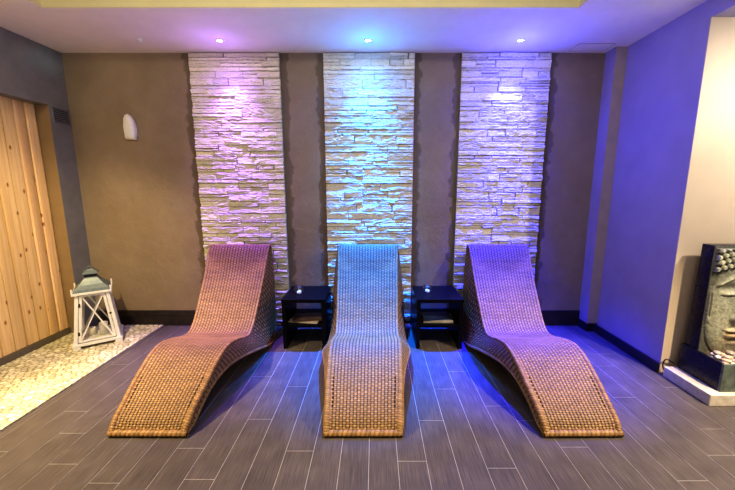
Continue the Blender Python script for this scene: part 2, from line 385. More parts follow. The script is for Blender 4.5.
# ------------------------------------------------------------------ split-stone panels
def stone_panel(x0, x1, seed, label):
    r = np.random.default_rng(seed)
    W = x1-x0; z0, z1 = 0.0, 2.795
    sx, sz = .0085, .0048
    nx = int(W/sx)+1; nz = int((z1-z0)/sz)+1
    xs = np.linspace(0, W, nx); zs = np.linspace(z0, z1, nz)
    X, Z = np.meshgrid(xs, zs, indexing='ij')
    depth = np.zeros_like(X); edge = np.zeros_like(X); tone = np.zeros_like(X); tilt = np.zeros_like(X); warm = np.zeros_like(X)
    z = z0
    while z < z1-.001:
        hh = float(r.choice([.028, .040, .052, .064, .076]))*r.uniform(.9, 1.1)
        zt = min(z+hh, z1); x = 0.0
        if z1-zt < .02: zt = z1
        while x < W-.001:
            ll = r.uniform(.12, .50); xt = min(x+ll, W)
            if W-xt < .06: xt = W
            # some stones split into two thin layers
            lay = [(z, zt)] if (zt-z < .045 or r.random() < .62) else [(z, z+(zt-z)*r.uniform(.35, .65))]
            if len(lay) == 1 and lay[0][1] != zt: lay.append((lay[0][1], zt))
            for a, b in lay:
                s = (X >= x-1e-6) & (X <= xt+1e-6) & (Z >= a-1e-6) & (Z < b+1e-6)
                # ragged joints
                wz = .0022*(vnoise(X[s]*40, Z[s]*40, seed+3)-.5)
                e = np.minimum(np.minimum(X[s]-x, xt-X[s]) + (.01 if x < 1e-6 else 0)*(X[s] < .02), np.minimum(Z[s]-a, b-Z[s])+wz)
                depth[s] = r.uniform(.008, .024); edge[s] = e; tone[s] = r.uniform(.84, 1.06); warm[s] = r.random()
                tilt[s] = r.uniform(-.25, .25)*(Z[s]-(a+b)/2)+r.uniform(-.03, .03)*(X[s]-(x+xt)/2)
            x = xt
        z = zt
    n = fbm(X*9, Z*34, seed+20, 4); n2 = fbm(X*16+50, Z*55+9, seed+40, 3)
    chip = np.abs(((n*3.2) % 1.0)-.5)*2
    rough = .022*(n-.47)+.010*(chip-.5)*(n2 > .42)+.008*(n2-.47)
    g = np.clip(edge/.0045, 0, 1)
    D = np.where(g > .99, 1, g)*(depth+tilt+rough)+.012
    D = np.clip(D, .004, .06)
    P = np.stack([X+x0, YB-D, Z], -1)
    # returns to the wall on both sides and the top
    Pl = P[:1].copy(); Pl[..., 1] = YB-.0015; Pr = P[-1:].copy(); Pr[..., 1] = YB-.0015
    P = np.concatenate([Pl, P, Pr], 0)
    base = np.stack([tone*.72, tone*(.695-.015*warm), tone*(.60-.05*warm)], -1)
    dark = np.array([.24, .21, .17]); wgt = np.clip(edge/.0035, 0, 1)[..., None]
    c = dark*(1-wgt)+base*wgt; c = np.concatenate([c[:1], c, c[-1:]], 0)
    o = grid_mesh('stone_panel', P, M_stone, attr=c, smooth=False)
    tag(o, label, 'wall cladding', 'split-stone wall panels')
for (a, b), s, l in zip(PANELS, (101, 207, 333), (
        'white split-stone wall panel washed in pink-purple light, behind the pinkish lounger on the left',
        'white split-stone wall panel washed in cyan light, behind the middle lounger',
        'white split-stone wall panel washed in deep violet-blue light, nearest the lilac right wall')):
    stone_panel(a, b, s, l)

# ------------------------------------------------------------------ wicker loungers
ST = [  # top edge (y,z,half width), bottom edge (y,z,half width)
 (1.872, .034, .232, 1.874, .004, .234), (1.92, .088, .238, 1.93, .03, .25), (2.02, .150, .243, 2.03, .085, .255), (2.12, .205, .253, 2.13, .135, .262),
 (2.23, .262, .258, 2.25, .175, .28), (2.34, .308, .265, 2.38, .19, .305), (2.46, .326, .272, 2.52, .175, .335), (2.60, .300, .278, 2.68, .14, .365),
 (2.75, .252, .28, 2.84, .09, .375), (2.86, .240, .28, 2.98, .045, .380), (2.95, .290, .282, 3.10, .012, .380), (3.03, .375, .285, 3.2, .012, .376),
 (3.12, .485, .29, 3.285, .11, .370), (3.21, .60, .294, 3.34, .30, .358), (3.29, .712, .298, 3.39, .52, .345), (3.355, .82, .302, 3.44, .72, .325),
 (3.405, .893, .304, 3.465, .85, .310), (3.44, .920, .304, 3.475, .905, .305)]
LY0 = 2.6
def resample(A, n_or_step):
    A = np.array(A, float); m = len(A); out = []
    for i in range(m-1):
        p0, p1, p2, p3 = A[max(i-1, 0)], A[i], A[i+1], A[min(i+2, m-1)]
        for t in np.linspace(0, 1, 24, endpoint=False):
            out.append(.5*((2*p1)+(-p0+p2)*t+(2*p0-5*p1+4*p2-p3)*t*t+(-p0+3*p1-3*p2+p3)*t**3))
    out.append(A[-1]); out = np.array(out)
    s = np.r_[0, np.cumsum(np.hypot(np.diff(out[:, 0]), np.diff(out[:, 1])))]
    n = int(s[-1]/n_or_step)+1; q = np.linspace(0, s[-1], n)
    return q, np.stack([np.interp(q, s, out[:, k]) for k in range(out.shape[1])], -1)
ROW = .0140
def weave(R, Cc, seed=0, amp=.0046):
    """R row coordinate, Cc column coordinate (in cells) -> height, tone"""
    ri = np.floor(R).astype(int); ci = np.floor(Cc).astype(int); fr = R-ri; fc = Cc-ci
    strand = np.sqrt(np.clip(1-(2*fr-1)**2, 0, 1))
    # over one stake, under the next; pairs shift every row
    ph = (ri % 2)
    over = .5+.5*np.cos(PI*(Cc-.5+ph))
    h = amp*strand*(.62+.38*np.clip(over*1.25, 0, 1))
    stake = .5*amp*np.sqrt(np.clip(1-(2*np.abs(fc-.5)/.55)**2, 0, 1))
    h = np.maximum(h, stake)
    groove = np.clip(np.abs(fc-0.0), 0, 1); groove = np.minimum(groove, 1-groove)
    h = h-.62*amp*np.exp(-(groove/.13)**2)
    T = np.random.default_rng(seed).random((512, 64)); T2 = np.random.default_rng(seed+1).random(512)
    tone = .82+.22*T[ri % 512, ((Cc+ph) / 2).astype(int) % 64]+.18*(T2[ri % 512]-.5)
    ao = np.clip(h/(amp*.75), 0, 1)  # occlusion shade between the strands, painted into the tint
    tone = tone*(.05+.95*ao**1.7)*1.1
    return h, tone
def surf_normals(P):
    du = np.gradient(P, axis=0); dv = np.gradient(P, axis=1); n = np.cross(du, dv)
    return n/np.maximum(np.linalg.norm(n, axis=-1, keepdims=True), 1e-9)
WCOL = np.array([.30, .188, .078])
def make_lounger():
    root = thing('wicker_lounger', 'x', 'lounger', (0, LY0, 0), 0, 'wicker loungers')
    step = ROW/6
    q, S = resample(ST, step); n = len(q)
    # --- top surface
    ncol = 22; m = ncol*8+1
    u = np.linspace(-1, 1, m)
    hw = S[:, 2][:, None]; rad = .022
    ax = np.abs(u)[None, :]*hw
    over = np.clip((ax-(hw-rad))/rad, 0, 1)
    drop = rad*(1-np.sqrt(np.clip(1-over**2, 0, 1)))*.8
    sag = .008*(1-u[None, :]**2)
    X = u[None, :]*hw
    P = np.stack([X, np.repeat(S[:, 0][:, None], m, 1), S[:, 1][:, None]-drop-sag], -1)
    N = surf_normals(P); N = np.where(N[..., 2:3] < 0, -N, N)
    R = np.repeat((q/ROW)[:, None], m, 1); Cc = np.repeat(((u+1)/2*ncol)[None, :], n, 0)
    h, tone = weave(R, Cc, 3)
    # open slots beside the border along the calf section
    slot = ((np.abs(np.abs(u)[None, :]-.82) < .022) & (P[..., 1] > 1.98) & (P[..., 1] < 2.16) & ((R % 2) < .9))
    h = np.where(slot, -.006, h); tone = np.where(slot, .12, tone)
    # slightly darker worn bands
    band = .88+.24*vnoise(R*.12, Cc*.15+3, 17)
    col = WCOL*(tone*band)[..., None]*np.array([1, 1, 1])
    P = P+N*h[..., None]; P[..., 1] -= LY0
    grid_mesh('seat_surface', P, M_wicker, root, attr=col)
    # --- sides
    for sgn in (-1, 1):
        L = np.linalg.norm(np.stack([S[:, 0]-S[:, 3], S[:, 1]-S[:, 4]], -1), axis=-1)
        mm = 15*6
        w = np.linspace(0, 1, mm+1)
        bul = .018*np.sin(PI*w)[None, :]*np.clip(L/.25, 0, 1)[:, None]
        T = np.stack([sgn*(S[:, 2]-.004), S[:, 0], S[:, 1]-.012], -1); B = np.stack([sgn*S[:, 5], S[:, 3], S[:, 4]], -1)
        P = T[:, None, :]*(1-w[None, :, None])+B[:, None, :]*w[None, :, None]
        P[..., 0] += sgn*bul
        N = surf_normals(P); N = np.where(N[..., 0:1]*sgn < 0, -N, N)
        rows = w[None, :]*15.0*np.ones((n, 1)); colsC = np.repeat((q/.034)[:, None], mm+1, 1)
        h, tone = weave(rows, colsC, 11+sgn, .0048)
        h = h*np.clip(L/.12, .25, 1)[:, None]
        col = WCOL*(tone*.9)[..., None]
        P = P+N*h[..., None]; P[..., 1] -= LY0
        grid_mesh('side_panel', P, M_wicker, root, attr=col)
    # --- underside and back skin
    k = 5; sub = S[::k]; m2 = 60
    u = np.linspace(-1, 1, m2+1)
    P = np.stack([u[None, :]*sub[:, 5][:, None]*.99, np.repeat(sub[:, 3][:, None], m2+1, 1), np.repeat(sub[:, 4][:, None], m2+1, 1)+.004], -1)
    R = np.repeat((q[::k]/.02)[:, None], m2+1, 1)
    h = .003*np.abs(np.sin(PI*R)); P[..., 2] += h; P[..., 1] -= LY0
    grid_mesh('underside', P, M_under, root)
    # --- wrapped borders
    def wrapped(name, pts, radf, parent, tw=.011, seed=5, nseg=12):
        pts = np.array(pts, float)
        s = np.r_[0, np.cumsum(np.linalg.norm(np.diff(pts, axis=0), axis=1))]
        nn = int(s[-1]/(tw/5))+1; qq = np.linspace(0, s[-1], nn)
        c = np.stack([np.interp(qq, s, pts[:, i]) for i in range(3)], -1)
        t = np.gradient(c, axis=0); t /= np.linalg.norm(t, axis=1, keepdims=True)
        ref = np.array([1., 0, 0]) if abs(t[0, 0]) < .5 else np.array([0, 0, 1.])
        a = np.cross(t, ref); a /= np.linalg.norm(a, axis=1, keepdims=True); b = np.cross(t, a)
        th = np.linspace(0, 2*PI, nseg+1)
        rr = np.interp(qq/s[-1], *radf)
        ph = (qq[:, None]/tw+th[None, :]/(2*PI))
        wv = np.sqrt(np.clip(1-(2*(ph % 1)-1)**2, 0, 1))
        r_ = rr[:, None]*(.80+.24*wv)
        Pp = c[:, None, :]+r_[..., None]*(np.cos(th)[None, :, None]*a[:, None, :]+np.sin(th)[None, :, None]*b[:, None, :])
        TT = np.random.default_rng(seed).random(4096)
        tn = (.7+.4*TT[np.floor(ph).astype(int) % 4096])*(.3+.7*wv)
        grid_mesh(name, Pp, M_wicker, parent, attr=WCOL*1.05*tn[..., None])
    for sgn in (-1, 1):
        T = [(sgn*(a[2]-.010), a[0]-LY0, a[1]-.010) for a in S[::6]]
        wrapped('edge_border', T, ([0, .25, .4, 1], [.021, .018, .012, .010]), root, .015, 5+sgn)
        Bp = [(sgn*(a[5]-.004), a[3]-LY0, a[4]+.010) for a in S[::6]]
        wrapped('lower_border', Bp, ([0, .15, 1], [.008, .012, .012]), root, .015, 9+sgn)
    wrapped('foot_rail', [(x, ST[0][0]-LY0, .022) for x in np.linspace(-.240, .240, 40)], ([0, 1], [.021, .021]), root, .028, 21)
    # --- double-woven headrest cover with rolled top
    msk = (S[:, 1] > .70) & (S[:, 0] > 3.0)
    Hh = S[msk]; qh = q[msk]; m = ncol*8+1; u = np.linspace(-1, 1, m); hw = Hh[:, 2][:, None]+.006
    dy = np.gradient(Hh[:, 0]); dz = np.gradient(Hh[:, 1]); nl = np.hypot(dy, dz)
    off = np.linspace(-.003, .005, len(Hh))
    ax = np.abs(u)[None, :]*hw; over = np.clip((ax-(hw-.03))/.03, 0, 1); dr = .03*(1-np.sqrt(np.clip(1-over**2, 0, 1)))
    P = np.stack([u[None, :]*hw, (Hh[:, 0]-dz/nl*off)[:, None]+dr*(dz/nl)[:, None], (Hh[:, 1]+dy/nl*off)[:, None]-dr*(dy/nl)[:, None]], -1)
    N = surf_normals(P); N = np.where(N[..., 1:2] > 0, -N, N)
    R = np.repeat((qh/ROW*1.15)[:, None], m, 1); Cc = np.repeat(((u+1)/2*ncol*1.0)[None, :], len(qh), 0)
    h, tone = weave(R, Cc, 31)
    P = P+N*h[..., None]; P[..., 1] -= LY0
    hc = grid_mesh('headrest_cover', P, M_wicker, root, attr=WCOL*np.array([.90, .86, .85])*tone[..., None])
    wrapped('top_rail', [(x, 3.450-LY0, .915) for x in np.linspace(-.312, .312, 40)], ([0, 1], [.018, .018]), hc, .018, 23)
    return root
L1 = make_lounger(); L1.location = (-1.382, LY0, 0); L1.rotation_euler[2] = math.radians(-.3)
L1['label'] = 'curved woven wicker lounger with pink-lit backrest, left of both side tables, nearest the lantern'
L2 = copy_tree(L1); L2.location = (-.072, LY0, 0); L2.rotation_euler[2] = 0
L2['label'] = 'curved woven wicker lounger with blue-lit backrest, between the two black side tables'
L3 = copy_tree(L1); L3.location = (1.262, LY0, 0); L3.rotation_euler[2] = math.radians(.5)
L3['label'] = 'curved woven wicker lounger with purple-lit backrest, nearest the lilac wall on the right'

# ------------------------------------------------------------------ side tables
def make_table(x, w, label):
    t = thing('side_table', label, 'side table', (x, 3.03, 0), 0, 'black side tables'); d = .44; h = .485
    bm = bmesh.new(); box(bm, -w/2-.004, w/2+.004, -.004, d, h-.032, h, .002); from_bm('tabletop', bm, M_table, t)
    for s in (-1, 1):
        bm = bmesh.new(); a = s*w/2; box(bm, min(a, a-s*.034), max(a, a-s*.034), 0, d, 0, h-.032, .0015); from_bm('side_board', bm, M_table, t)
    bm = bmesh.new(); box(bm, -w/2+.034, w/2-.034, .012, d-.01, .215, .240, .001); from_bm('shelf', bm, M_table, t)
    bm = bmesh.new(); box(bm, -w/2+.034, w/2-.034, d-.016, d-.002, .03, .10, .001); from_bm('back_stretcher', bm, M_table, t)
    return t
make_table(-.664, .400, 'low black side table between the left and middle loungers')
make_table(.604, .430, 'low black side table between the middle and right loungers')
# magazines
def magazine(x, y, z, rz, w, l, th, m, label, group):
    t = thing('magazine', label, 'magazine', (x, y, z), rz, group)
    bm = bmesh.new(); box(bm, -w/2+.001, w/2-.002, -l/2+.002, l/2-.002, .0006, th-.0006); from_bm('pages', bm, M_paper, t)
    bm = bmesh.new(); box(bm, -w/2, w/2, -l/2, l/2, 0, .0006); box(bm, -w/2, w/2, -l/2, l/2, th-.0006, th); box(bm, -w/2-.0006, -w/2+.0003, -l/2, l/2, 0, th)
    from_bm('cover', bm, m, t)
MC = [cover_mat('cover_dark_brown', (.05, .03, .02), (.12, .08, .05)), cover_mat('cover_slate', (.03, .05, .10), (.10, .12, .16)), cover_mat('cover_pale', (.28, .27, .25), (.42, .40, .36)),
      cover_mat('cover_navy', (.01, .02, .07), (.04, .06, .12)), cover_mat('cover_grey', (.2, .2, .2), (.36, .35, .33))]
zz = .2404
magazine(-.668, 3.175, zz, math.radians(82), .215, .285, .012, MC[2], 'pale magazine at the bottom of the pile in the left side table', 'magazines in the left table')
magazine(-.655, 3.180, zz+.0122, math.radians(97), .205, .275, .008, MC[0], 'brown-covered magazine on top of the pile in the left side table', 'magazines in the left table')
magazine(.600, 3.175, zz, math.radians(90), .21, .28, .012, MC[4], 'grey magazine at the bottom of the pile in the right side table', 'magazines in the right table')
magazine(.612, 3.180, zz+.0122, math.radians(84), .205, .275, .009, MC[2], 'pale magazine in the middle of the pile in the right side table', 'magazines in the right table')
magazine(.600, 3.185, zz+.0214, math.radians(95), .20, .27, .008, MC[3], 'dark blue magazine on top of the pile in the right side table', 'magazines in the right table')
# glass tealight holders
def candle_glass(x, y, label):
    t = thing('tealight_holder', label, 'candle holder', (x, y, .4852), 0, 'glass tealight holders'); t.scale = (1.15, 1.15, 1.15)
    bm = bmesh.new(); lathe(bm, [(0, 0), (.022, 0), (.030, .004), (.040, .020), (.043, .038), (.038, .058), (.031, .070), (.028, .070), (.035, .056), (.040, .038), (.037, .022), (.026, .008), (0, .006)], 32)
    from_bm('glass_bowl', bm, M_glass, t, True)
    bm = bmesh.new(); lathe(bm, [(0, .009), (.018, .009), (.019, .010), (.019, .024), (.018, .024), (.0175, .021), (0, .021)], 24)
    side = 'left' if x < 0 else 'right'
    c = thing('tealight_candle', 'white tealight inside the round glass on the %s side table' % side, 'candle', (x, y, .4852), 0, 'tealights in the glass holders'); c.scale = t.scale
    from_bm('wax', bm, M_wax, c); t = c
    bm = bmesh.new(); tube(bm, [(0, 0, .021), (0, 0, .029)], .0008, 6); from_bm('wick', bm, M_black, t)
candle_glass(-.735, 3.20, 'small round glass tealight holder on the left side table')
candle_glass(.515, 3.24, 'small round glass tealight holder on the right side table')

# ------------------------------------------------------------------ lantern
def lantern():
    lx, ly = -2.757, 3.225; a = math.radians(36)
    t = thing('lantern', 'white wooden candle lantern with grey roof standing on the pebble strip', 'lantern', (lx, ly, .006), a); t.scale = (1.07, 1.07, 1.02)
    wb, wt, hb, ht = .165, .118, .045, .50     # half widths at base and top
    def hwz(z): return wb+(wt-wb)*(z-hb)/(ht-hb)
    # base with cut-out feet
    bm = bmesh.new()
    box(bm, -wb-.012, wb+.012, -wb-.012, wb+.012, .028, hb+.006, .002)
    for sx in (-1, 1):
        for sy in (-1, 1):
            box(bm, sx*(wb-.045) if sx > 0 else -wb-.010, wb+.010 if sx > 0 else -wb+.045, sy*(wb-.045) if sy > 0 else -wb-.010, wb+.010 if sy > 0 else -wb+.045, 0, .03, .003)
    from_bm('base', bm, M_paintwhite, t)
    for sx in (-1, 1):
        for sy in (-1, 1):
            bm = bmesh.new(); bar(bm, (sx*(wb-.012), sy*(wb-.012), hb), (sx*(wt-.012), sy*(wt-.012), ht), .026, .026); from_bm('post', bm, M_paintwhite, t)
    bm = bmesh.new(); box(bm, -wt-.022, wt+.022, -wt-.022, wt+.022, ht-.003, ht+.018, .002)
    for s in (-1, 1):      # raised corner lips
        for q in (-1, 1): box(bm, s*(wt+.016)-.006, s*(wt+.016)+.006, q*(wt+.016)-.006, q*(wt+.016)+.006, ht+.015, ht+.062, .002)
    from_bm('top_frame', bm, M_paintwhite, t)
    # four faces: rails, crossed bars, glass; the front one is the door
    for k in range(4):
        R = Matrix.Rotation(k*PI/2, 4, 'Z')
        def pt(x, z, o=0): return R @ Vector((x, -(hwz(z)-.010+o), z))
        nm = 'door' if k == 0 else 'side_frame'
        bm = bmesh.new(); z0, z1 = hb+.022, ht-.018; up = R @ Vector((0, 1, 0))
        e0, e1 = hwz(z0)-.040, hwz(z1)-.040
        bar(bm, pt(-e0-.008, z0), pt(e0+.008, z0), .022, .012, Vector((0, 0, 1))) ; bar(bm, pt(-e1-.008, z1), pt(e1+.008, z1), .022, .012, Vector((0, 0, 1)))
        bar(bm, pt(-e0, z0), pt(-e1, z1), .020, .014, up); bar(bm, pt(e0, z0), pt(e1, z1), .020, .014, up)
        bar(bm, pt(-e0+.005, z0, .001), pt(e1-.005, z1, .001), .011, .006, up); bar(bm, pt(e0-.005, z0, .004), pt(-e1+.005, z1, .004), .011, .006, up)
        d = from_bm(nm, bm, M_paintwhite, t)
        bm = bmesh.new(); vs = [bm.verts.new(pt(x, z, -.008)) for x, z in ((-e0, z0), (e0, z0), (e1, z1), (-e1, z1))]; bm.faces.new(vs)
        from_bm('glass_pane', bm, M_glass, d)
        if k == 0:
            for z in (.14, .40):
                bm = bmesh.new(); c = pt(-hwz(z)+.030, z, .006); box(bm, c.x-.010, c.x+.010, c.y-.003, c.y+.003, c.z-.018, c.z+.018, .001); from_bm('hinge', bm, M_rust, d)
            bm = bmesh.new(); c = pt(hwz(.29)-.028, .29, .008); bmesh.ops.create_uvsphere(bm, u_segments=12, v_segments=8, radius=.010, matrix=Matrix.Translation(c)); from_bm('knob', bm, M_rust, d)
    # metal roof: concave pyramid, chimney box, cap and ring
    bm = bmesh.new(); prof = [(wt+.012, ht+.018), (wt+.004, ht+.045), (wt-.022, ht+.070), (wt-.030, ht+.078), (wt-.052, ht+.105), (wt-.070, ht+.130), (.046, ht+.140)]
    rings = []
    for r, z in prof: rings.append([bm.verts.new((sx*r, sy*r, z)) for sx, sy in ((-1, -1), (1, -1), (1, 1), (-1, 1))])
    for p, q in zip(rings[:-1], rings[1:]):
        for i in range(4): bm.faces.new((p[i], p[(i+1) % 4], q[(i+1) % 4], q[i]))
    bm.faces.new(rings[-1]); rf = from_bm('roof', bm, M_zinc, t)
    bm = bmesh.new(); box(bm, -.044, .044, -.044, .044, ht+.138, ht+.172, .001); from_bm('vent_band', bm, M_black, rf)
    bm = bmesh.new()
    rings = [[bm.verts.new((sx*r, sy*r, z)) for sx, sy in ((-1, -1), (1, -1), (1, 1), (-1, 1))] for r, z in ((.056, ht+.168), (.054, ht+.180), (.026, ht+.205), (.020, ht+.212))]
    for p, q in zip(rings[:-1], rings[1:]):
        for i in range(4): bm.faces.new((p[i], p[(i+1) % 4], q[(i+1) % 4], q[i]))
    bm.faces.new(rings[-1]); bm.faces.new(rings[0][::-1]); from_bm('cap', bm, M_zinc, rf)
    bm = bmesh.new(); tube(bm, [(.030*math.cos(i*PI/12), 0, ht+.205+.030*math.sin(i*PI/12)) for i in range(13)], .0035, 8); from_bm('carry_handle', bm, M_zinc, t)
    return t, lx, ly, a
lt, lx, ly, la = lantern()
for dx, dy, hh, r, lb in ((.045, -.02, .125, .036, 'taller white pillar candle inside the lantern'), (-.055, .03, .075, .036, 'shorter white pillar candle inside the lantern')):
    cx = lx+dx*math.cos(la)-dy*math.sin(la); cy = ly+dx*math.sin(la)+dy*math.cos(la)
    c = thing('pillar_candle', lb, 'candle', (cx, cy, .0590), 0, 'candles in the lantern')
    bm = bmesh.new(); lathe(bm, [(0, 0), (r, 0), (r, hh-.004), (r-.004, hh), (r-.010, hh-.006), (0, hh-.010)], 28); from_bm('wax', bm, M_wax, c, True)
    bm = bmesh.new(); tube(bm, [(0, 0, hh-.012), (.001, 0, hh+.004)], .0012, 6); from_bm('wick', bm, M_black, c)

# ------------------------------------------------------------------ wall dispenser, vent, ceiling fittings
t = thing('wall_dispenser', 'small white plastic dispenser mounted on the brown wall above the lantern', 'dispenser', (-2.462, YB, 1.985))
prof = [(-.050, .0), (.052, -.008), (.058, .06), (.056, .13), (.046, .18), (.020, .228), (-.006, .245), (-.026, .238), (-.044, .205), (-.056, .12)]
bm = bmesh.new(); rings = []
for d, s in ((0, 1.0), (.022, 1.0), (.040, .93), (.050, .78), (.052, .4)):
    cx_, cz_ = 0, .115
    rings.append([bm.verts.new((cx_+(x-cx_)*s, -d, cz_+(z-cz_)*(s if d < .045 else s+.05))) for x, z in prof])
for p, q in zip(rings[:-1], rings[1:]):
    for i in range(len(prof)): bm.faces.new((p[i], p[(i+1) % len(prof)], q[(i+1) % len(prof)], q[i]))
bm.faces.new(rings[-1]); bm.faces.new(rings[0][::-1])
bmesh.ops.bevel(bm, geom=[e for e in bm.edges], offset=.002, segments=2, affect='EDGES', clamp_overlap=True)
from_bm('housing', bm, M_plastic, t, True)
bm = bmesh.new(); box(bm, -.034, -.022, -.050, -.040, .165, .185, .002); from_bm('indicator', bm, M_rust, t)

t = thing('air_vent', 'grey louvred air vent high on the grey pillar at left', 'vent', (XL, 3.492, 2.19))
bm = bmesh.new()
for a in ((-.095, -.083), (.083, .095)): box(bm, 0, .010, a[0], a[1], -.075, .075, .001)
for a in ((-.075, -.064), (.064, .075)): box(bm, 0, .010, -.083, .083, a[0], a[1], .001)
from_bm('frame', bm, M_grey, t)
bm = bmesh.new(); box(bm, .0004, .002, -.084, .084, -.066, .066); from_bm('dark_opening', bm, M_black, t)
for k in range(7):
    bm = bmesh.new(); box(bm, -.001, .001, -.084, .084, -.008, .008, mtx=Matrix.Translation((.007, 0, -.054+k*.018)) @ Matrix.Rotation(math.radians(-40), 4, 'Y')); from_bm('louvre', bm, M_grey, t)

SP = [(-1.385, 3.31, (.95, .55, 1), (.42, .19, 1.0), 'small recessed ceiling spotlight glowing purple above the left stone panel'),
      (-.062, 3.305, (.6, .9, 1), (.02, .31, 1.0), 'small recessed ceiling spotlight glowing cyan above the middle stone panel'),
      (1.300, 3.305, (.55, .55, 1), (.05, .06, 1.0), 'small recessed ceiling spotlight glowing blue above the right stone panel')]
M_chrome = simple('satin_steel', (.5, .5, .52), .3, metal=.9, var=.05)
for x, y, c, lc, lb in SP:
    t = thing('ceiling_spotlight', lb, 'ceiling light', (x, y, H), 0, 'coloured ceiling spotlights')
    bm = bmesh.new(); lathe(bm, [(.022, -.001), (.024, -.006), (.032, -.005), (.035, -.0005), (.022, -.0003), (.022, -.001)], 32); from_bm('bezel', bm, M_plastic, t, True)
    bm = bmesh.new(); lathe(bm, [(0, -.0065), (.012, -.006), (.0222, -.003)], 24); from_bm('lens', bm, emit('lens_glow', c, 60), t, True)
bm = bmesh.new(); lathe(bm, [(0, -.022), (.010, -.021), (.014, -.012), (.026, -.006), (.028, 0), (0, 0)], 24, (-2.08, 3.29, H))
tag(from_bm('ceiling_sensor', bm, M_plastic, None, True), 'tiny white sensor on the ceiling left of the purple spotlight', 'sensor')
t = thing('access_hatch', 'thin pale access panel in the ceiling near the right corner', 'hatch', (2.03, 3.46, H))
bm = bmesh.new(); box(bm, -.16, .16, -.075, .075, -.006, -.0005, .001); from_bm('plate', bm, M_ceil, t)
bm = bmesh.new(); 
for a in ((-.168, .168, -.083, -.077), (-.168, .168, .077, .083), (-.168, -.162, -.077, .077), (.162, .168, -.077, .077)): box(bm, a[0], a[1], a[2], a[3], -.004, -.0003)
from_bm('frame', bm, M_taupe, t)

# ------------------------------------------------------------------ stone-face fountain in the alcove
FX = 2.655
t = thing('wall_fountain', 'dark slate water fountain with carved face relief on a pale plinth', 'fountain', (FX, 2.35, 0))
bm = bmesh.new(); box(bm, -.330, .330, -.185, .205, 0, .085, .004, seg=1); from_bm('plinth', bm, M_plinth, t)
# basin
bm = bmesh.new()
x0, x1, y0, y1, z0, z1, th = -.235, .235, -.150, .190, .0855, .292, .022
box(bm, x0, x0+th, y0+.016, y1, z0, z1, .002); box(bm, x1-th, x1, y0+.016, y1, z0, z1, .002)
box(bm, x0+th, x1-th, y1-th, y1, z0, z1, .002); box(bm, x0+th, x1-th, y0+.016, y1-th, z0, z0+.02)
b_ = from_bm('basin', bm, M_slate, t)
bm = bmesh.new(); box(bm, x0, x1, y0, y0+.018, z0, z1, .002); from_bm('basin_front', bm, M_basin, t)
# stele core
bm = bmesh.new(); box(bm, -.215, .215, .075, .165, .11, 1.092, .003)
for v in bm.verts:
    if v.co.y > .12: v.co.y += .022*(1.092-v.co.z)/.98
from_bm('stele', bm, M_slate, t)
# relief: heightfield on the stele's front
xs = np.linspace(-.212, .212, 200); zs = np.linspace(.20, 1.088, 420)
X, Z = np.meshgrid(xs, zs, indexing='ij'); u = np.abs(X)
def g(x, s): return np.exp(-(x/s)**2)
def sm(a, b, x): q = np.clip((x-a)/(b-a), 0, 1); return q*q*(3-2*q)
# face oval centred at z .63
fx = u/.208; fz = (Z-.60)/np.where(Z > .60, .36, .36)
face = np.sqrt(np.clip(1-fx**2.4-np.abs(fz)**2.4, 0, 1))
h = .006+.034*face
# brow ridge: arc falling outward
bz = .868-.9*np.clip(u-.02, 0, 1)**1.35*1.2
h += .018*g(Z-bz-.012, .014)*sm(.175, .15, u)
# eye socket and closed lid
h -= .018*g(Z-.785+.2*np.clip(u-.09, 0, 1), .030)*g(u-.085, .062)
h += .020*g(Z-.745, .020)*g(u-.085, .050)
h -= .016*g(Z-.728+.10*np.abs(u-.085), .0035)*(np.abs(u-.085) < .055)
# nose: ridge and wings
nw = .014+.020*sm(.80, .56, Z)
h += .036*g(u, nw)*sm(.88, .60, Z)*sm(.532, .550, Z)
h += .022*g(u-.030, .016)*g(Z-.560, .018)
h -= .010*g(u-.022, .008)*g(Z-.537, .005)
# lips
h += .026*g(Z-.464-.25*np.clip(.02-u, -1, 1)*.3, .013)*sm(.085, .04, u)
h += .026*g(Z-.424, .017)*sm(.085, .03, u)
h -= .014*g(Z-.445-.6*u**2*3, .0035)*sm(.095, .08, u)
h += .012*g(Z-.365, .025)*g(u, .05)      # chin
h -= .010*g(Z-.395, .010)*g(u, .05)
# ear and stele margins
h += .006*sm(.178, .186, u)*sm(.207, .200, u)*sm(.50, .54, Z)*sm(.80, .76, Z)
h -= .010*g(u-.192, .005)*sm(.54, .58, Z)*sm(.76, .72, Z)
# hair: rows of curls above a hairline
hl = .935-1.0*u**2
hair = sm(hl, hl+.008, Z)*sm(1.075, 1.068, Z)*sm(.205, .198, u)
cz = .044; rr_ = np.floor((Z-hl)/cz); cu = (u+.5*cz*(rr_ % 2)+.012*(vnoise(X*12, Z*12, 8)-.5))/cz
curl = np.sqrt(np.clip(1-((cu % 1-.5)*2)**2-((((Z-hl)/cz) % 1-.5)*2)**2, 0, 1))
h = h*(1-hair)+hair*(.022+.020*curl+.006*np.sin(curl*9))
h -= .006*g(Z-hl, .004)*(u < .2)
h += .004*(fbm(X*22, Z*22, 77, 4)-.47)+.0015*(fbm(X*70, Z*70, 78, 3)-.47)
P = np.stack([X, .0745-np.clip(h, .001, .1), Z], -1)
P[0, :, 1] = .0745; P[-1, :, 1] = .0745; P[:, -1, 1] = .0745
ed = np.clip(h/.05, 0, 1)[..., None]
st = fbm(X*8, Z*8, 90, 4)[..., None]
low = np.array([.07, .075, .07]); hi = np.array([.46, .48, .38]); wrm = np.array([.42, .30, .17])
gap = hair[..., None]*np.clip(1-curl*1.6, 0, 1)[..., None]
col = (low*(1-ed)+hi*ed)*(.7+.6*st)*(1-.75*gap)
